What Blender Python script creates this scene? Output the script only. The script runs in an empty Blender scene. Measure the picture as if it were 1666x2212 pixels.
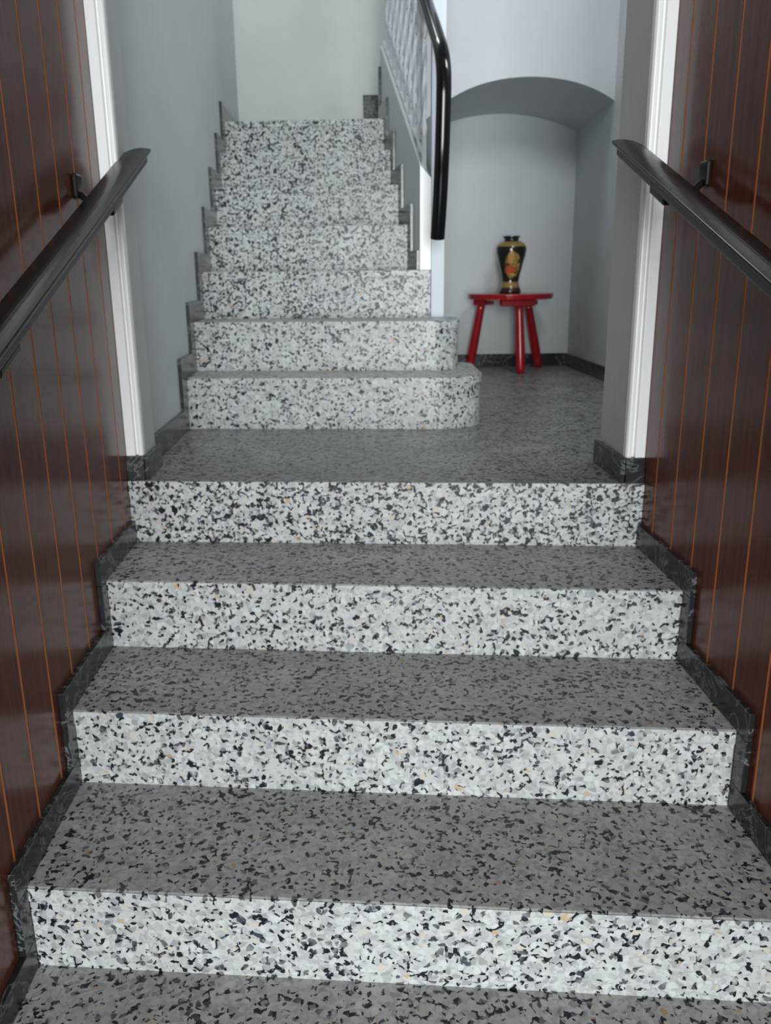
import bpy, bmesh, math, random
from mathutils import Vector, Matrix
random.seed(7)
SC = bpy.context.scene
COL = SC.collection

# ------------------------------------------------------------ camera, light, exposure
PITCH, YAW, ROLL, FPX, ZC = 0.27547, 0.03993, -0.0099, 1814.8, 1.4108
cam = bpy.data.cameras.new('camera')
cam.sensor_fit = 'VERTICAL'; cam.sensor_height = 24.0; cam.lens = 24.0*FPX/2212.0
cam.clip_start = 0.02
co = bpy.data.objects.new('camera', cam); COL.objects.link(co)
cy, sy, cp, sp = math.cos(YAW), math.sin(YAW), math.cos(PITCH), math.sin(PITCH)
F = Vector((sy*cp, cy*cp, -sp)); R0 = Vector((cy, -sy, 0)); U0 = R0.cross(F)
cr, sr = math.cos(ROLL), math.sin(ROLL)
R = cr*R0 + sr*U0; U = -sr*R0 + cr*U0
m = Matrix((R, U, -F)).transposed().to_4x4(); m.translation = (0, 0, ZC)
co.matrix_world = m
SC.camera = co
cam.dof.use_dof = True; cam.dof.focus_distance = 1.15; cam.dof.aperture_fstop = 5.0

w = bpy.data.worlds.new('world'); SC.world = w; w.use_nodes = True
w.node_tree.nodes['Background'].inputs[0].default_value = (0.74, 0.84, 0.92, 1)
w.node_tree.nodes['Background'].inputs[1].default_value = 0.35

def area(name, loc, target, sx, sy_, power, color):
    l = bpy.data.lights.new(name, 'AREA'); l.shape = 'RECTANGLE'; l.size = sx; l.size_y = sy_
    l.energy = power; l.color = color
    o = bpy.data.objects.new(name, l); COL.objects.link(o); o.location = loc
    o.rotation_euler = (Vector(target)-Vector(loc)).to_track_quat('-Z', 'Y').to_euler()
    return o
area('daylight_door', (0.05, -5.2, 1.75), (0.05, 0, 1.15), 2.2, 2.8, 525, (0.95, 0.985, 1.0))
area('daylight_stairwell', (-0.15, 4.1, 4.5), (-0.10, 3.9, 0), 0.5, 0.6, 14, (0.96, 0.99, 1.0))
area('fill_alcove', (1.0, 2.6, 3.0), (0.85, 5.0, 1.3), 0.4, 0.4, 13, (0.95, 0.97, 1.0))  # unseen fill lamp, added to brighten the alcove
SC.view_settings.view_transform = 'Standard'; SC.view_settings.look = 'None'
SC.view_settings.exposure = 0.0; SC.view_settings.gamma = 1.0
SC.view_settings.use_curve_mapping = False

# ------------------------------------------------------------ materials
def mat(name, color=(0.5, 0.5, 0.5), rough=0.5, metal=0.0, spec=0.5, coat=0.0):
    mt = bpy.data.materials.new(name); mt.use_nodes = True
    b = mt.node_tree.nodes['Principled BSDF']
    b.inputs['Base Color'].default_value = (*color, 1); b.inputs['Roughness'].default_value = rough
    b.inputs['Metallic'].default_value = metal; b.inputs['Specular IOR Level'].default_value = spec
    b.inputs['Coat Weight'].default_value = coat
    return mt, mt.node_tree.nodes, mt.node_tree.links, b
def ramp(N, stops, interp='LINEAR'):
    r = N.new('ShaderNodeValToRGB'); e = r.color_ramp; e.interpolation = interp
    while len(e.elements) < len(stops): e.elements.new(0.5)
    for el, (p, c) in zip(e.elements, stops): el.position = p; el.color = (*c, 1)
    return r
def noise(N, L, src, scale, detail=3, rough=0.5, dist=0.0):
    n = N.new('ShaderNodeTexNoise'); n.inputs['Scale'].default_value = scale
    n.inputs['Detail'].default_value = detail; n.inputs['Roughness'].default_value = rough
    n.inputs['Distortion'].default_value = dist
    L.new(src, n.inputs['Vector']); return n
def mixrgb(N, L, fac, a, b, mode='MIX'):
    x = N.new('ShaderNodeMix'); x.data_type = 'RGBA'; x.blend_type = mode
    for k, v in ((0, fac), (6, a), (7, b)):
        if hasattr(v, 'is_linked') or hasattr(v, 'links'): L.new(v, x.inputs[k])
        elif k == 0: x.inputs[0].default_value = v
        else: x.inputs[k].default_value = (*v, 1)
    return x.outputs[2]
def bump(N, L, b, h, strength, dist=0.002):
    n = N.new('ShaderNodeBump'); n.inputs['Strength'].default_value = strength
    n.inputs['Distance'].default_value = dist
    L.new(h, n.inputs['Height']); L.new(n.outputs[0], b.inputs['Normal'])

def terrazzo(name, dirt, grime, rough, k=1.0):
    mt, N, L, b = mat(name, rough=rough, spec=0.32)
    tc = N.new('ShaderNodeTexCoord').outputs['Object']
    wob = noise(N, L, tc, 40, 1)
    add = N.new('ShaderNodeVectorMath'); add.operation = 'MULTIPLY_ADD'
    L.new(wob.outputs['Color'], add.inputs[0]); add.inputs[1].default_value = (0.012,)*3; L.new(tc, add.inputs[2])
    def chips(scale, stops):
        v = N.new('ShaderNodeTexVoronoi'); v.inputs['Scale'].default_value = scale
        L.new(add.outputs[0], v.inputs['Vector'])
        sep = N.new('ShaderNodeSeparateColor'); L.new(v.outputs['Color'], sep.inputs[0])
        r = ramp(N, stops, 'CONSTANT'); L.new(sep.outputs[0], r.inputs[0])
        e = N.new('ShaderNodeTexVoronoi'); e.feature = 'DISTANCE_TO_EDGE'; e.inputs['Scale'].default_value = scale
        L.new(add.outputs[0], e.inputs['Vector'])
        return r.outputs[0], e.outputs['Distance'], sep.outputs[1]
    big, edge, _ = chips(70, [(0, (0.010, 0.012, 0.020)), (0.10*k, (0.05, 0.06, 0.08)), (0.125*k, (0.34, 0.36, 0.37)),
                              (0.30, (0.48, 0.51, 0.52)), (0.55, (0.62, 0.66, 0.67)), (0.80, (0.54, 0.57, 0.57)), (0.95, (0.60, 0.565, 0.47)), (0.992, (0.56, 0.39, 0.21))])
    small, edge2, s2 = chips(125, [(0, (0.012, 0.015, 0.022)), (0.17*k, (0.09, 0.10, 0.12)), (0.22*k, (0.44, 0.46, 0.47)), (0.55, (0.55, 0.58, 0.58))])
    er = ramp(N, [(0.09, (1, 1, 1)), (0.17, (0, 0, 0))]); L.new(edge, er.inputs[0])
    col = mixrgb(N, L, er.outputs[0], big, small)
    # cement worn grey where fine grains mix
    n2 = noise(N, L, tc, 25, 3); r2 = ramp(N, [(0.40, (0, 0, 0)), (0.62, (0.42, 0.42, 0.42))]); L.new(n2.outputs[0], r2.inputs[0])
    col = mixrgb(N, L, r2.outputs[0], col, small)
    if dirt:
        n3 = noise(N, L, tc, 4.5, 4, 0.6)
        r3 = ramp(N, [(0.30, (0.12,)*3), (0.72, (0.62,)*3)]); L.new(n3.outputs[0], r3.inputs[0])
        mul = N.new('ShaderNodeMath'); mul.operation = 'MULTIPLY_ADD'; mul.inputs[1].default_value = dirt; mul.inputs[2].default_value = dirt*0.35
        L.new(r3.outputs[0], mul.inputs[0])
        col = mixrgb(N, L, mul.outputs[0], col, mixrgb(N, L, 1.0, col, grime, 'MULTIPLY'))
    L.new(col, b.inputs['Base Color'])
    return mt
M = {}
M['riser_dark'] = terrazzo('terrazzo_dark_chips', 0.3, (0.75, 0.73, 0.70), 0.32, 1.75)
M['riser'] = terrazzo('terrazzo_clean', 0.3, (0.78, 0.76, 0.72), 0.32)
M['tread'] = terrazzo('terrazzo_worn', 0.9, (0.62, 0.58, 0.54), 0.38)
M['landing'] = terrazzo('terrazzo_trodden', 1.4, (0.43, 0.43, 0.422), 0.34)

mt, N, L, b = mat('black_marble', rough=0.22)
tc = N.new('ShaderNodeTexCoord').outputs['Object']
n = noise(N, L, tc, 7, 5, 0.6, 2.2)
r = ramp(N, [(0.0, (0.012, 0.014, 0.016)), (0.475, (0.018, 0.022, 0.024)), (0.497, (0.16, 0.18, 0.19)), (0.52, (0.024, 0.028, 0.032)), (0.62, (0.012, 0.015, 0.017)), (0.8, (0.05, 0.06, 0.062))])
L.new(n.outputs[0], r.inputs[0]); L.new(r.outputs[0], b.inputs['Base Color']); M['marble'] = mt

def plaster(name, c, rough=0.6):
    mt, N, L, b = mat(name, c, rough)
    tc = N.new('ShaderNodeTexCoord').outputs['Object']
    n = noise(N, L, tc, 3.0, 5, 0.6)
    r = ramp(N, [(0.3, tuple(x*0.95 for x in c)), (0.7, tuple(min(1, x*1.03) for x in c))])
    L.new(n.outputs[0], r.inputs[0]); L.new(r.outputs[0], b.inputs['Base Color'])
    n2 = noise(N, L, tc, 18, 4); bump(N, L, b, n2.outputs[0], 0.18, 0.01)
    return mt
M['plaster'] = plaster('grey_plaster', (0.56, 0.60, 0.613))
M['plaster_pale'] = plaster('pale_plaster', (0.53, 0.55, 0.545))
M['plaster_warm'] = plaster('warm_plaster', (0.56, 0.55, 0.54))
M['white'] = mat('white_gloss_paint', (0.90, 0.92, 0.92), 0.3)[0]
M['pier'] = mat('pale_blue_paint', (0.62, 0.69, 0.74), 0.45)[0]
M['ceil'] = mat('ceiling_paint', (0.8, 0.81, 0.8), 0.8)[0]

mt, N, L, b = mat('lacquered_wood', rough=0.20, coat=0.0)
b.inputs['Specular IOR Level'].default_value = 0.26
b.inputs['Coat Roughness'].default_value = 0.12
tc = N.new('ShaderNodeTexCoord').outputs['Object']
mp = N.new('ShaderNodeMapping'); mp.inputs['Scale'].default_value = (22, 22, 0.9); L.new(tc, mp.inputs[0])
n = noise(N, L, mp.outputs[0], 4.0, 6, 0.62, 0.6)
r = ramp(N, [(0.28, (0.062, 0.014, 0.006)), (0.55, (0.118, 0.028, 0.011)), (0.8, (0.165, 0.041, 0.016))])
L.new(n.outputs[0], r.inputs[0]); L.new(r.outputs[0], b.inputs['Base Color'])
M['wood'] = mt
M['groove'] = mat('orange_groove', (0.78, 0.25, 0.065), 0.5, 0, 0.15)[0]
M['rail'] = mat('dark_metal_rail', (0.012, 0.010, 0.008), 0.24, 0.0, 0.18)[0]
M['railside'] = mat('grey_rail_side', (0.035, 0.042, 0.042), 0.42)[0]
M['black_gloss'] = mat('black_gloss', (0.003, 0.004, 0.005), 0.13, 0, 0.4, 0.0)[0]
M['iron'] = mat('silver_grey_iron', (0.46, 0.48, 0.50), 0.45, 0.0)[0]
mt, N, L, b = mat('red_lacquer', rough=0.2, coat=0.3)
tc = N.new('ShaderNodeTexCoord').outputs['Object']
n = noise(N, L, tc, 30, 4)
r = ramp(N, [(0.3, (0.26, 0.004, 0.008)), (0.7, (0.40, 0.008, 0.014))]); L.new(n.outputs[0], r.inputs[0]); L.new(r.outputs[0], b.inputs['Base Color'])
M['red'] = mt

# vase paint: black ground, gold sprays and bands, an orange flower (local coordinates, base at z = 0)
mt, N, L, b = mat('painted_vase', rough=0.16, coat=0.5)
tc = N.new('ShaderNodeTexCoord').outputs['Object']
sx = N.new('ShaderNodeSeparateXYZ'); L.new(tc, sx.inputs[0])
n = noise(N, L, tc, 42, 4, 0.6, 1.2)
r = ramp(N, [(0.42, (0.006, 0.005, 0.004)), (0.52, (0.42, 0.27, 0.06)), (0.66, (0.55, 0.38, 0.12))]); L.new(n.outputs[0], r.inputs[0])
def blob(cx, cy_, cz, sxs, szs, lo, hi):
    mp = N.new('ShaderNodeMapping'); mp.vector_type = 'TEXTURE'
    mp.inputs['Location'].default_value = (cx, cy_, cz); mp.inputs['Scale'].default_value = (sxs, 0.06, szs)
    L.new(tc, mp.inputs[0]); ln = N.new('ShaderNodeVectorMath'); ln.operation = 'LENGTH'; L.new(mp.outputs[0], ln.inputs[0])
    a = N.new('ShaderNodeMath'); a.operation = 'MULTIPLY_ADD'; a.inputs[1].default_value = 0.5; L.new(n.outputs[0], a.inputs[0]); L.new(ln.outputs['Value'], a.inputs[2])
    q = ramp(N, [(lo, (1, 1, 1)), (hi, (0, 0, 0))]); L.new(a.outputs[0], q.inputs[0]); return q.outputs[0]
base = mixrgb(N, L, blob(0.0, -0.06, 0.150, 0.062, 0.115, 0.85, 1.2), (0.006, 0.005, 0.004), r.outputs[0])
base = mixrgb(N, L, blob(-0.010, -0.068, 0.190, 0.030, 0.055, 0.75, 1.1), base, (0.50, 0.27, 0.10))
base = mixrgb(N, L, blob(-0.012, -0.060, 0.122, 0.044, 0.038, 0.72, 1.0), base, (0.50, 0.085, 0.025))
band = ramp(N, [(0.0, (0.03, 0.012, 0.008)), (0.08, (0.03, 0.012, 0.008)), (0.12, (0.30, 0.19, 0.05)), (0.18, (0.30, 0.19, 0.05)), (0.22, (0, 0, 0)),
                (0.80, (0, 0, 0)), (0.83, (0.30, 0.20, 0.06)), (0.90, (0.26, 0.17, 0.05)), (0.92, (0.004, 0.004, 0.004)), (1.0, (0.004, 0.004, 0.004))])
mr = N.new('ShaderNodeMath'); mr.operation = 'MULTIPLY'; mr.inputs[1].default_value = 1/0.30
L.new(sx.outputs['Z'], mr.inputs[0]); L.new(mr.outputs[0], band.inputs[0])
bf = ramp(N, [(0.0, (1, 1, 1)), (0.2, (1, 1, 1)), (0.22, (0, 0, 0)), (0.79, (0, 0, 0)), (0.83, (1, 1, 1))]); L.new(mr.outputs[0], bf.inputs[0])
fin = mixrgb(N, L, bf.outputs[0], base, band.outputs[0])
L.new(fin, b.inputs['Base Color']); M['vase'] = mt

# ------------------------------------------------------------ builders
def obj(name, bm, material, parent=None, bevel=0.0, smooth=False):
    bmesh.ops.recalc_face_normals(bm, faces=bm.faces[:])
    me = bpy.data.meshes.new(name); bm.to_mesh(me); bm.free()
    me.materials.append(material)
    if smooth: me.polygons.foreach_set('use_smooth', [True]*len(me.polygons))
    o = bpy.data.objects.new(name, me); COL.objects.link(o)
    if parent: o.parent = parent
    if bevel:
        md = o.modifiers.new('bevel', 'BEVEL'); md.width = bevel; md.segments = 2; md.limit_method = 'ANGLE'
    return o
def box(bm, x0, x1, y0, y1, z0, z1):
    v = [bm.verts.new(p) for p in ((x0,y0,z0),(x1,y0,z0),(x1,y1,z0),(x0,y1,z0),(x0,y0,z1),(x1,y0,z1),(x1,y1,z1),(x0,y1,z1))]
    for f in ((0,3,2,1),(4,5,6,7),(0,1,5,4),(1,2,6,5),(2,3,7,6),(3,0,4,7)): bm.faces.new([v[i] for i in f])
    return bm
def prism(bm, poly, z0, z1):
    a = [bm.verts.new((x, y, z0)) for x, y in poly]; c = [bm.verts.new((x, y, z1)) for x, y in poly]
    n = len(poly)
    bm.faces.new(a[::-1]); bm.faces.new(c)
    for i in range(n): bm.faces.new((a[i], a[(i+1) % n], c[(i+1) % n], c[i]))
    return bm
def loft(bm, A, B):            # two equal rings of 3D points joined, capped
    a = [bm.verts.new(p) for p in A]; c = [bm.verts.new(p) for p in B]; n = len(a)
    bm.faces.new(a[::-1]); bm.faces.new(c)
    for i in range(n): bm.faces.new((a[i], a[(i+1) % n], c[(i+1) % n], c[i]))
    return bm
def BX(*a): return box(bmesh.new(), *a)
def sweep(bm, path, rx, ry, seg=16, caps=True, side=Vector((1, 0, 0))):
    rings = []
    for i, p in enumerate(path):
        p = Vector(p); t = (Vector(path[min(i+1, len(path)-1)])-Vector(path[max(i-1, 0)])).normalized()
        s = (side - t*side.dot(t)).normalized(); u = s.cross(t)
        k = rx[i] if isinstance(rx, list) else rx; q = ry[i] if isinstance(ry, list) else ry
        rings.append([bm.verts.new(p + s*k*math.cos(a) + u*q*math.sin(a)) for a in (2*math.pi*j/seg for j in range(seg))])
    for a, c in zip(rings, rings[1:]):
        for j in range(seg): bm.faces.new((a[j], a[(j+1) % seg], c[(j+1) % seg], c[j]))
    if caps: bm.faces.new(rings[0][::-1]); bm.faces.new(rings[-1])
    return bm
def lathe(bm, prof, seg=40):
    rings = [[bm.verts.new((r_*math.cos(a), r_*math.sin(a), z)) for a in (2*math.pi*j/seg for j in range(seg))] for r_, z in prof]
    for a, c in zip(rings, rings[1:]):
        for j in range(seg): bm.faces.new((a[j], a[(j+1) % seg], c[(j+1) % seg], c[j]))
    bm.faces.new(rings[0][::-1]); bm.faces.new(rings[-1])
    return bm
def struct(o): o['kind'] = 'structure'; return o
def thing(name, label, cat, loc=(0, 0, 0), group=None):
    o = bpy.data.objects.new(name, None); COL.objects.link(o); o.location = loc; o.empty_display_size = 0.1
    o['label'] = label; o['category'] = cat
    if group: o['group'] = group
    return o
def root(name):
    o = bpy.data.objects.new(name, None); COL.objects.link(o); o.empty_display_size = 0.1
    return struct(o)

XL, XR, WL = -0.615, 0.769, -0.60          # panelled walls, plaster wall of the upper flight
SK = -0.104                                 # the flights run slightly askew
ZL = 0.875                                  # landing height
RISE = 0.175

# ------------------------------------------------------------ room shell
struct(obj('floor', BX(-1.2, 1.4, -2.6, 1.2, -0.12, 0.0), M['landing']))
# landing slab with its bevelled nosing
bm = bmesh.new()
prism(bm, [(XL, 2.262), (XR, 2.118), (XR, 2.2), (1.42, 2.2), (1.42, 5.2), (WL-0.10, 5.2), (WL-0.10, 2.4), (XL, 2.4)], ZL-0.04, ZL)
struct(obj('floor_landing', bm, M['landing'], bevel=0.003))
# panelled walls of the lower flight: backing plus boards set a few millimetres apart
def panelled(name, x, side, anchor, yend):
    wl = struct(obj(name, BX(*(sorted((x+side*0.0006, x+side*0.13))), -2.6, yend, 0.0, 3.0), M['groove']))
    pitch, gap = 0.1285, 0.0082
    k0 = int(math.floor((-2.4-anchor)/pitch)); y = anchor + k0*pitch
    while y < yend-0.01:
        a, c = y+gap/2, min(y+pitch-gap/2, yend-0.001)
        if c-a > 0.008:
            xa, xb = x, x+side*0.0008; ch = 0.0003
            bm = bmesh.new()
            prism(bm, [(xb, a), (x+side*ch, a), (xa, a+ch), (xa, c-ch), (x+side*ch, c), (xb, c)], 0.001, 2.999)
            obj('panel_board', bm, M['wood'], wl)
        y += pitch
    return wl
panelled('wall_left', XL, -1, 1.426, 2.278)
panelled('wall_right', XR, 1, 1.525, 2.134)
bm = BX(-1.0, -0.60, -2.75, -2.6, 0, 3.0); box(bm, 0.75, 1.3, -2.75, -2.6, 0, 3.0); box(bm, -0.60, 0.75, -2.75, -2.6, 2.75, 3.0)
struct(obj('wall_front', bm, M['plaster_pale']))
struct(obj('ceiling', BX(-0.8, 1.0, -2.6, 2.2, 3.0, 3.1), M['ceil']))
# stairwell walls
struct(obj('wall_left_upper', BX(WL-0.15, WL, 2.28, 5.35, 0.0, 4.6), M['plaster']))
struct(obj('wall_back', BX(WL, 0.46, 5.2, 5.35, 0.8, 4.6), M['plaster_pale']))
struct(obj('wall_right_jamb', BX(0.735, 1.45, 2.15, 2.385, 0.0, 4.6), M['plaster']))
struct(obj('wall_alcove_right', BX(1.30, 1.45, 2.385, 5.35, 0.8, 4.6), M['plaster']))
struct(obj('wall_alcove_back', BX(0.46, 1.30, 5.05, 5.35, 0.8, 4.6), M['plaster']))
struct(obj('lintel', BX(WL, 0.735, 2.15, 2.385, 2.95, 4.6), M['plaster_pale']))
struct(obj('ceiling_stairwell', BX(-0.75, 1.45, 2.15, 5.35, 4.6, 4.7), M['ceil']))
# arched vault over the alcove
bm = bmesh.new(); n = 28
xs = [0.385 + (1.315-0.385)*i/n for i in range(n+1)]
fz = [2.312 - 0.50*(x-0.895)**2 - 0.85*(x-0.895)**4 for x in xs]
bz = [2.262 - 0.50*(x-0.87)**2 for x in xs]
A = [(x, 4.385, z) for x, z in zip(xs, fz)]; B = [(x, 5.05, z) for x, z in zip(xs, bz)]
va = [bm.verts.new(p) for p in A]; vb = [bm.verts.new(p) for p in B]
ta = [bm.verts.new((x, 4.385, 4.6)) for x in xs]; tb = [bm.verts.new((x, 5.05, 4.6)) for x in xs]
for i in range(n):
    bm.faces.new((va[i], va[i+1], vb[i+1], vb[i])); bm.faces.new((va[i], va[i+1], ta[i+1], ta[i]))
    bm.faces.new((vb[i], vb[i+1], tb[i+1], tb[i])); bm.faces.new((ta[i], ta[i+1], tb[i+1], tb[i]))
for i in (0, n): bm.faces.new((va[i], vb[i], tb[i], ta[i]))
struct(obj('wall_arch', bm, M['plaster']))

# casings of the opening: flat strip, groove, rounded bead (plan profile)
def casing(name, pts, z0, z1):
    bm = prism(bmesh.new(), pts, z0, z1)
    return struct(obj(name, bm, M['white'], bevel=0.0025))
casing('trim_1', [(-0.615, 2.274), (-0.590, 2.274), (-0.588, 2.286), (-0.584, 2.286), (-0.582, 2.275), (-0.572, 2.275), (-0.5685, 2.281), (-0.5685, 2.30), (-0.615, 2.30)], ZL+0.066, 2.95)
casing('trim_2', [(0.769, 2.130), (0.742, 2.130), (0.740, 2.142), (0.735, 2.142), (0.733, 2.131), (0.722, 2.131), (0.718, 2.138), (0.718, 2.16), (0.769, 2.16)], ZL+0.066, 2.95)

struct(obj('wall_return_left', prism(bmesh.new(), [(-0.569, 2.3005), (-0.573, 2.44), (WL, 2.44), (WL, 2.3005)], ZL, 4.6), M['plaster'], bevel=0.004))
struct(obj('wall_return_right', prism(bmesh.new(), [(0.719, 2.1605), (0.725, 2.385), (0.735, 2.385), (0.735, 2.1605)], ZL, 4.6), M['plaster_warm']))
# ------------------------------------------------------------ skirtings of black marble
T = 0.012
bl = root('baseboard_left'); br_ = root('baseboard_right'); bs = root('baseboard_stringer'); ba = root('baseboard_alcove')
bb = root('baseboard_back')
def tile(p, *a): return obj('marble_tile', BX(*a), M['marble'], p, bevel=0.0012)

# ------------------------------------------------------------ staircases
NL = [1.306, 1.632, 1.952]       # left nosings of A, B, C (y at XL)
NR = [1.145, 1.468, 1.789]       # right nosings (y at XR)
ZN = [0.35, 0.525, 0.70]
YL = [0.980] + NL + [2.262]; YR = [0.82] + NR + [2.118]; ZZ = [0.175] + ZN + [ZL]
low = thing('staircase', 'wide lower flight of speckled terrazzo steps between the wood-panelled walls', 'staircase', (0.07, 0.95, 0))
def local(o, par):
    o.matrix_parent_inverse = par.matrix_world.inverted() if False else Matrix.Translation(-par.location)
    return o
XA, XB = XL+0.0006, XR-0.0006
for i in range(4):
    # tread slab i: nose to the riser of the next step
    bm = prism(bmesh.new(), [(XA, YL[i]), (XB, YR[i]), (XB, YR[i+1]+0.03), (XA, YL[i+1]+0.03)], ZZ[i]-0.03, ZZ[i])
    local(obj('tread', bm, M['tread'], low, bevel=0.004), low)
for i in range(5):
    o_ = 0.003
    zt = ZZ[i]-0.0302 if i < 4 else ZL-0.0402
    z0 = ZZ[i-1]+0.0002 if i else 0.001
    bm = prism(bmesh.new(), [(XA, YL[i]+o_), (XB, YR[i]+o_), (XB, YR[i]+0.029), (XA, YL[i]+0.029)], z0, zt)
    local(obj('riser', bm, M['riser' if i < 4 else 'riser_dark'], low), low)
# clean face strips of the nosings (front edge of each tread is polished, not trodden)
for i in range(5):
    th = 0.03 if i < 4 else 0.04
    bm = prism(bmesh.new(), [(XL+0.001, YL[i]-0.002), (XR-0.001, YR[i]-0.002), (XR-0.001, YR[i]+0.004), (XL+0.001, YL[i]+0.004)], ZZ[i]-th, ZZ[i]-0.0015)
    local(obj('nosing', bm, M['riser' if i < 4 else 'riser_dark'], low), low)

HT, WT = 0.062, 0.045
for i in range(4):               # tread skirting and the strip up the riser in front of it
    for (par, x0, x1, Y) in ((bl, XL, XL+T, YL), (br_, XR-T, XR, YR)):
        yb = Y[i+1]-0.002
        tile(par, x0, x1, Y[i]-WT, yb, ZZ[i]+0.0005, ZZ[i]+HT)
        if i:
            tile(par, x0, x1, Y[i]-WT, Y[i]-0.003, ZZ[i-1]+HT+0.001, ZZ[i]-0.0005)

UPL = [3.064, 3.293, 3.547, 3.790, 4.040, 4.285, 4.505]     # left nosings E..K
UZ = [1.059, 1.243, 1.427, 1.611, 1.792, 1.967, 2.138]
SL = WL+0.0006
up = thing('staircase', 'narrow upper flight of terrazzo steps climbing beside the black handrail', 'staircase', (0, 3.0, ZL))
def ny(i, x): return UPL[i] + SK*(x-WL)
def sx_at(y, k=0.595): return k-0.09*y                       # inner face of the sloping stringer wall
def outline(i, off=0.0, depth=0.30):
    """plan outline of step i; E and F end in a rounded corner"""
    yb = UPL[i]+depth
    if i < 2:
        rr, xe = ((0.16, 0.485), (0.10, 0.422))[i]
        xe -= off; rr -= off*0.5
        pts = [(SL, UPL[i]+off)]
        cx, cyy = xe-rr, ny(i, xe-rr)+off+rr
        pts += [(cx+rr*math.sin(a), cyy-rr*math.cos(a)) for a in (math.pi/2*j/12 for j in range(13))]
        pts += [(xe+0.012, 3.46), (xe-0.02, 3.50), (-0.1, 3.56), (SL, 3.62)]
        return pts
    if i == 2: return [(SL, UPL[i]+off), (0.326, ny(i, 0.326)+off), (0.326, 3.50), (0.27, 3.66), (0.23, yb), (SL, yb)]
    xr = 0.595-0.09*ny(i, 0.2)
    return [(SL, UPL[i]+off), (xr, ny(i, xr)+off), (xr-0.03, yb), (SL, yb)]
for i in range(7):
    z, zp = UZ[i], (UZ[i-1] if i else ZL)
    dep = 0.30 if i < 6 else 0.694
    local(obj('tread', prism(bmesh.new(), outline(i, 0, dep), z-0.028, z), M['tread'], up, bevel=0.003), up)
    local(obj('riser', prism(bmesh.new(), outline(i, 0.003, dep), zp+0.0002, z-0.0282), M['riser' if i < 2 else 'riser_dark'], up), up)
    # polished front of the tread
    pts = outline(i, -0.0015, dep)
    fr = pts[:14] if i < 2 else pts[:2]
    inn = outline(i, 0.004, dep); inn = inn[:14] if i < 2 else inn[:2]
    bm = prism(bmesh.new(), fr+inn[::-1], z-0.028, z-0.0012)
    local(obj('nosing', bm, M['riser' if i < 2 else 'riser_dark'], up), up)

# skirting stepping up the left plaster wall
HU, WU = 0.076, 0.085
tile(bl, -0.5685, -0.5565, 2.276, 2.44, ZL+0.0005, ZL+0.066)
tile(bl, -0.615, -0.5685, 2.262+0.006, 2.2735+0.02, ZL+0.0005, ZL+0.0655)
tile(bl, WL, WL+T, 2.441, UPL[0]-WU, ZL+0.0005, ZL+0.078)
for i in range(7):
    z, zp = UZ[i], (UZ[i-1] if i else ZL)
    tile(bl, WL, WL+T, UPL[i]-WU, UPL[i]-0.003, zp+0.0005, z+HU)
    ye = (UPL[i+1]-WU if i < 6 else 5.19)
    tile(bl, WL, WL+T, UPL[i]-0.002, ye-0.001, z+0.0005, z+HU)
# the same along the stringer
def stile(i, ya, yb, z0, z1):
    a, c = sx_at(ya), sx_at(yb)
    bm = prism(bmesh.new(), [(a-T, ya), (a, ya), (c, yb), (c-T, yb)], z0, z1)
    obj('marble_tile', bm, M['marble'], bs, bevel=0.001)
for i in range(2, 7):
    z, zp = UZ[i], UZ[i-1]
    y0 = ny(i, 0.25)
    if i > 2: stile(i, y0-WU, y0-0.003, zp+0.0005, z+HU)
    ye = ny(i+1, 0.2)-WU-0.001 if i < 6 else 4.61
    stile(i, (y0-0.002 if i > 2 else 3.464), ye, z+0.0005, z+HU)
stile(7, 4.585, 4.61, 2.138+HU+0.001, 2.40)
# landing and alcove
def wtile(p, ya, yb, x0, x1, n_, h=0.074):
    for j in range(n_):
        a = x0+(x1-x0)*j/n_; c = x0+(x1-x0)*(j+1)/n_-0.0015
        obj('marble_tile', BX(a, c, ya, yb, ZL+0.0005, ZL+h), M['marble'], p, bevel=0.001)
wtile(ba, 5.05-T, 5.05, 0.42, 1.2995, 4)
for j in range(9):
    a = 2.386 + (5.036-2.386)*j/9
    obj('marble_tile', BX(1.30-T, 1.30, a, a+(5.036-2.386)/9-0.0015, ZL+0.0005, ZL+0.074), M['marble'], ba, bevel=0.001)
tile(br_, 0.706, 0.718, 2.131, 2.385, ZL+0.0005, ZL+0.068)
tile(br_, 0.7185, 0.7685, 2.124, 2.14, ZL+0.0005, ZL+0.0655)
obj('marble_tile', BX(0.104, 0.20, 5.2-T, 5.2, 2.139, 2.385), M['marble'], bb, bevel=0.001)
obj('marble_tile', BX(WL+0.02, 0.1025, 5.2-T, 5.2, 2.139, 2.215), M['marble'], bb, bevel=0.001)

# stringer wall: closed side of the upper flight with its sloping top
prof = [(3.462, ZL), (3.462, 1.812), (4.62, 2.50), (4.62, ZL)]
def sw(k, shift): return [(k-0.09*y, y+(shift if i < 2 else 0), z) for i, (y, z) in enumerate(prof)]
a_ = sw(0.596, 0.0); c_ = sw(0.640, 0.0)
c_[1] = (c_[1][0], c_[1][1], 1.768)
bm = loft(bmesh.new(), a_, c_)
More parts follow.
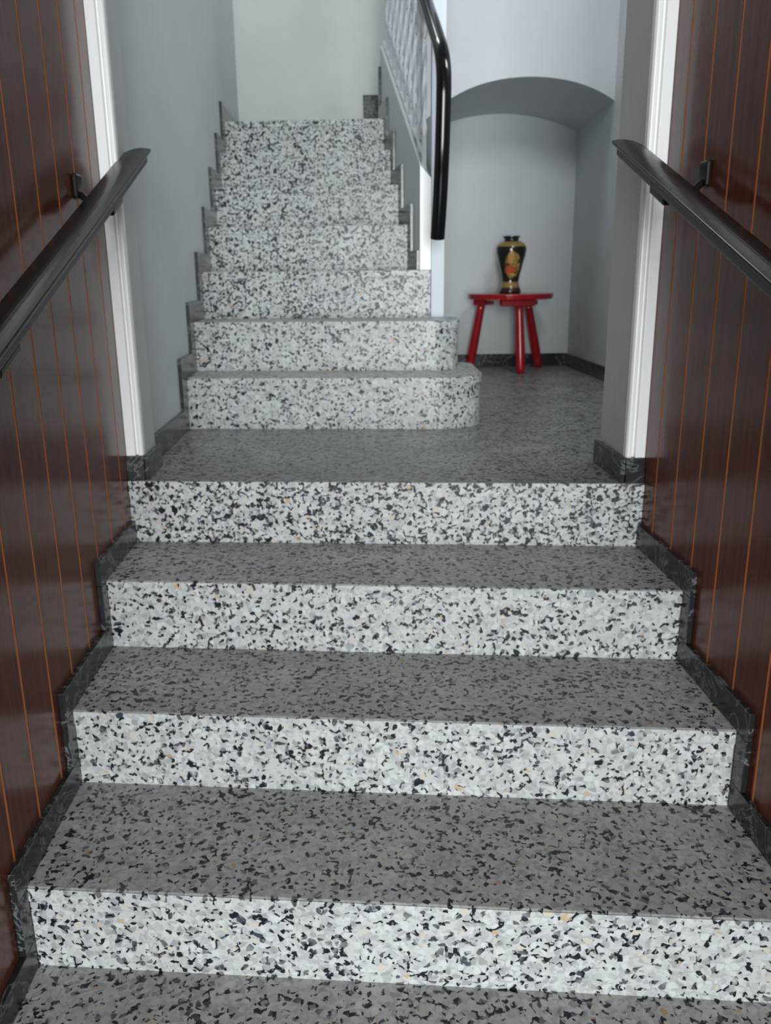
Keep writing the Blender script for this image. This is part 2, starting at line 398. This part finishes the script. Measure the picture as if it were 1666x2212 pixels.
# lift the front part so it stands on the G tread, not through it
for v_ in bm.verts:
    if abs(v_.co.z-ZL) < 1e-4 and v_.co.y < 3.6: v_.co.z = 1.4275
struct(obj('wall_stringer', bm, M['plaster'], bevel=0.0015))
o = obj('trim_3', loft(bmesh.new(), [(0.2846, 3.457, 1.4278), (0.2846, 3.457, 1.812), (0.2846, 3.461, 1.814), (0.2846, 3.461, 1.4278)],
                       [(0.3275, 3.457, 1.4278), (0.3275, 3.457, 1.766), (0.3275, 3.461, 1.768), (0.3275, 3.461, 1.4278)]), M['white'])
struct(o)
struct(obj('wall_cheek', prism(bmesh.new(), [(0.331, 3.515), (0.386, 3.515), (0.386, 5.05), (0.255, 5.05), (0.20, 4.63)], ZL, 2.0), M['plaster']))
struct(obj('pillar', BX(0.3285, 0.381, 3.455, 3.512, UZ[1]+0.0005, 4.6), M['pier'], bevel=0.002))
struct(obj('wall_upper_right', BX(0.386, 0.46, 4.386, 5.2, 2.0, 4.6), M['plaster']))

# ------------------------------------------------------------ balustrade on the stringer
K = 0.616
def P(y, z): return (K-0.09*y, y, z)
bal = thing('balustrade', 'grey wrought-iron balustrade with glossy black handrail along the upper flight', 'balustrade', P(3.3, 1.72))
def top_z(y): return 1.755 + 0.592*(y-3.405)
def rail_z(y): return 2.20 + 0.735*(y-3.235)
ctrl = [P(3.205, 1.535), P(3.165, 1.66), P(3.135, 1.80), P(3.118, 1.93), P(3.112, 2.03), P(3.125, 2.09), P(3.165, 2.145), P(3.24, 2.205), P(3.45, 2.365), P(3.80, 2.63), P(4.2, 2.93), P(4.62, 3.24)]
def spline(pts, n=6):
    out = []
    q = [Vector(p) for p in pts]
    for i in range(len(q)-1):
        p0, p1, p2, p3 = q[max(i-1, 0)], q[i], q[i+1], q[min(i+2, len(q)-1)]
        for j in range(n):
            t = j/n
            out.append(0.5*((2*p1)+(p2-p0)*t+(2*p0-5*p1+4*p2-p3)*t*t+(3*p1-p0-3*p2+p3)*t**3))
    out.append(q[-1]); return out
path = spline(ctrl)
local(obj('handrail', sweep(bmesh.new(), path, 0.026, 0.021, 20), M['black_gloss'], bal, smooth=True), bal).modifiers.new('w', 'EDGE_SPLIT')
# flat iron strip that carries the handrail
strip = []
for i, p in enumerate(path):
    t = (path[min(i+1, len(path)-1)]-path[max(i-1, 0)]).normalized(); s = Vector((1, 0, 0)); u = t.cross(s)
    strip.append(p + (u if u.y > 0 or u.z < 0 else -u).normalized()*0.0235)
local(obj('rail_strip', sweep(bmesh.new(), strip[5:], 0.011, 0.004, 8), M['iron'], bal), bal)
yb_ = [3.485+0.112*i for i in range(10)]
local(obj('bottom_rail', sweep(bmesh.new(), [P(3.48, top_z(3.48)+0.05), P(4.60, top_z(4.60)+0.05)], 0.010, 0.005, 4), M['iron'], bal), bal)
for i, y in enumerate(yb_):
    z0, z1 = top_z(y)-0.012, rail_z(y)+0.045
    if y < 3.5: z1 = rail_z(y)+0.06
    # twisted square bar
    bm = bmesh.new(); n = 22; rings = []
    for j in range(n+1):
        t = j/n; z = z0+(z1-z0)*t; c = Vector(P(y, z)); ang = t*math.pi*2.5 if 0.2 < t < 0.8 else (0.2 if t <= 0.2 else 0.8)*math.pi*2.5
        rings.append([bm.verts.new(c+Vector((math.cos(ang+k*math.pi/2)*0.0095, math.sin(ang+k*math.pi/2)*0.0095, 0))) for k in range(4)])
    for a, c in zip(rings, rings[1:]):
        for k in range(4): bm.faces.new((a[k], a[(k+1) % 4], c[(k+1) % 4], c[k]))
    bm.faces.new(rings[0][::-1]); bm.faces.new(rings[-1])
    bar = local(obj('baluster', bm, M['iron'], bal), bal)
    for t in (0.24, 0.76):   # cast collars
        zc = z0+(z1-z0)*t; rr = 0.013
        bm = lathe(bmesh.new(), [(0.006, -0.034), (rr*0.7, -0.026), (rr*0.75, -0.018), (rr, -0.006), (rr, 0.006), (rr*0.75, 0.018), (rr*0.7, 0.026), (0.006, 0.034)], 12)
        bmesh.ops.translate(bm, verts=bm.verts[:], vec=Vector(P(y, zc))-bal.location)
        obj('collar', bm, M['iron'], bar, smooth=True).matrix_parent_inverse = Matrix.Identity(4)
        COL.objects[-1].matrix_parent_inverse = bar.matrix_parent_inverse.inverted()
    # scroll pair between bars
    if i < 9:
        for s_ in (-2, 1.6):
            ym = y+0.056; zc = (top_z(ym)+rail_z(ym))/2+s_*0.085
            sp_ = [P(ym+0.034*math.cos(a)*(1-a/12), zc+0.050*math.sin(a)*(1-a/12)*(1 if s_ > 0 else -1)) for a in (0.45*j for j in range(19))]
            local(obj('scroll', sweep(bmesh.new(), sp_, 0.0040, 0.003, 6), M['iron'], bal), bal)

# ------------------------------------------------------------ wall handrails of the lower flight
def wall_rail(x_in, x_ws, p0, p1, side, wallx, ylist, label):
    """p0, p1: (y, z) of the inner top edge, far end and a nearer point"""
    (ya, za), (yb, zb) = p0, p1
    slope = (za-zb)/(ya-yb); y_near = 0.35
    t = thing('wall_handrail', label, 'handrail', (x_in, ya, za))
    def sect(y, z, pts): return [(x_in+(x_ws-x_in)*u, y, z+h) for u, h in pts]
    zn = za+slope*(y_near-ya)
    cap = [(0.0, 0.0), (0.0, -0.006), (0.04, -0.010), (0.96, -0.010), (1.0, -0.006), (1.0, 0.0)] + [(1-0.1*j, 0.007*math.sin(math.pi*0.1*j)) for j in range(1, 10)]
    body = [(0.07, -0.0105), (0.93, -0.0105), (0.93, -0.024), (0.86, -0.030), (0.14, -0.030), (0.07, -0.024)]
    # far end of the cap is cut to a shallow point
    A_ = sect(ya, za, cap); B_ = sect(y_near, zn, cap)
    A_ = [(x, y-0.045*abs((x-x_in)/(x_ws-x_in)), z-0.045*slope*abs((x-x_in)/(x_ws-x_in))) for x, y, z in A_]
    local(obj('rail_cap', loft(bmesh.new(), A_, B_), M['rail'], t, bevel=0.0015), t)
    local(obj('rail_body', loft(bmesh.new(), sect(ya-0.03, za-0.03*slope, body), sect(y_near, zn, body)), M['railside'], t, bevel=0.001), t)
    for yk in ylist:
        zk = za+slope*(yk-ya)
        xm = (x_in+x_ws)/2
        bm = loft(bmesh.new(), sect(yk+0.045, zk+0.045*slope, [(0.16, -0.0305), (0.84, -0.0305), (0.84, -0.045), (0.16, -0.045)]),
                  sect(yk-0.045, zk-0.045*slope, [(0.16, -0.0305), (0.84, -0.0305), (0.84, -0.045), (0.16, -0.045)]))
        br = local(obj('bracket', bm, M['rail'], t, bevel=0.003), t)
        xs_ = sorted((wallx-side*0.0, wallx-side*0.012))
        wp = obj('wall_plate', BX(xs_[0], xs_[1], yk-0.022, yk+0.022, zk-0.022, zk+0.032), M['rail'], br, bevel=0.005)
        bm = sweep(bmesh.new(), [(xm, yk, zk-0.046), (xm+side*0.02, yk, zk-0.050), (wallx-side*0.03, yk, zk-0.03), (wallx-side*0.010, yk, zk-0.01)], 0.008, 0.008, 10, side=Vector((0, 1, 0)))
        ar = obj('bracket_arm', bm, M['rail'], br, smooth=True)
        for q in (wp, ar): q.matrix_parent_inverse = Matrix.Translation(-t.location)
        br.matrix_parent_inverse = Matrix.Identity(4); br.data.transform(Matrix.Translation(-t.location))
        wp.matrix_parent_inverse = Matrix.Translation(-t.location); 
    return t
wall_rail(-0.51, -0.575, (2.401, 1.734), (1.263, 1.302), -1, XL, [2.06, 1.33, 0.60], 'sloping black handrail bracketed to the left wood-panelled wall')
wall_rail(0.65, 0.714, (2.196, 1.721), (1.314, 1.393), 1, XR, [1.885, 1.15, 0.55], 'sloping black handrail bracketed to the right wood-panelled wall')

# ------------------------------------------------------------ red stool and vase
ST = (0.898, 4.797, ZL)
st = thing('stool', 'red lacquered three-legged wooden stool against the alcove wall', 'stool', ST)
H = 0.430
def T3(x, y, z): return (x-ST[0], y-ST[1], z)
obj('seat', lathe(bmesh.new(), [(0.20, H-0.034), (0.234, H-0.030), (0.238, H-0.006), (0.234, H-0.001), (0.10, H)], 48), M['red'], st, bevel=0.002)
def leg(px0, py0, px1, py1):      # top, foot (world x, y)
    a = Vector(T3(px0, py0, H-0.050)); c = Vector(T3(px1, py1, 0.0))
    pts = [c, c+(a-c)*0.03, c+(a-c)*0.08, c+(a-c)*0.3, c+(a-c)*0.6, c+(a-c)*0.9, a]
    rad = [0.016, 0.022, 0.025, 0.027, 0.025, 0.023, 0.022]
    bm = sweep(bmesh.new(), pts, rad, rad, 16)
    for v_ in bm.verts:
        if v_.co.z < 0.0015: v_.co.z = 0.001
    obj('leg', bm, M['red'], st, smooth=True)
leg(0.925, 4.665, 0.940, 4.635); leg(0.757, 4.90, 0.703, 4.975); leg(1.015, 4.88, 1.112, 4.965)
def block(cx, cyy, hx, hy, ang):
    bm = BX(-hx, hx, -hy, hy, H-0.066, H-0.0345)
    bmesh.ops.rotate(bm, verts=bm.verts[:], cent=(0, 0, 0), matrix=Matrix.Rotation(ang, 3, 'Z'))
    bmesh.ops.translate(bm, verts=bm.verts[:], vec=(cx-ST[0], cyy-ST[1], 0))
    obj('leg_block', bm, M['red'], st, bevel=0.003)
block(0.915, 4.665, 0.092, 0.032, 0); block(0.765, 4.885, 0.06, 0.035, math.radians(52)); block(1.005, 4.885, 0.06, 0.035, math.radians(-52))

prof = [(0.058, 0), (0.062, 0.004), (0.060, 0.014), (0.052, 0.035), (0.047, 0.055), (0.048, 0.075), (0.053, 0.10), (0.061, 0.13), (0.070, 0.165),
        (0.078, 0.195), (0.083, 0.22), (0.0835, 0.235), (0.080, 0.250), (0.070, 0.263), (0.055, 0.271), (0.043, 0.276), (0.039, 0.282), (0.042, 0.290), (0.050, 0.300), (0.047, 0.3005), (0.037, 0.288), (0.036, 0.27), (0.06, 0.245), (0.05, 0.10), (0.01, 0.02)]
vs = obj('vase', lathe(bmesh.new(), prof, 56), M['vase'], smooth=True)
vs.location = (ST[0]-0.002, 4.795, ZL+H+0.0008)
vs['label'] = 'black and gold painted vase with orange flower on the red stool'; vs['category'] = 'vase'
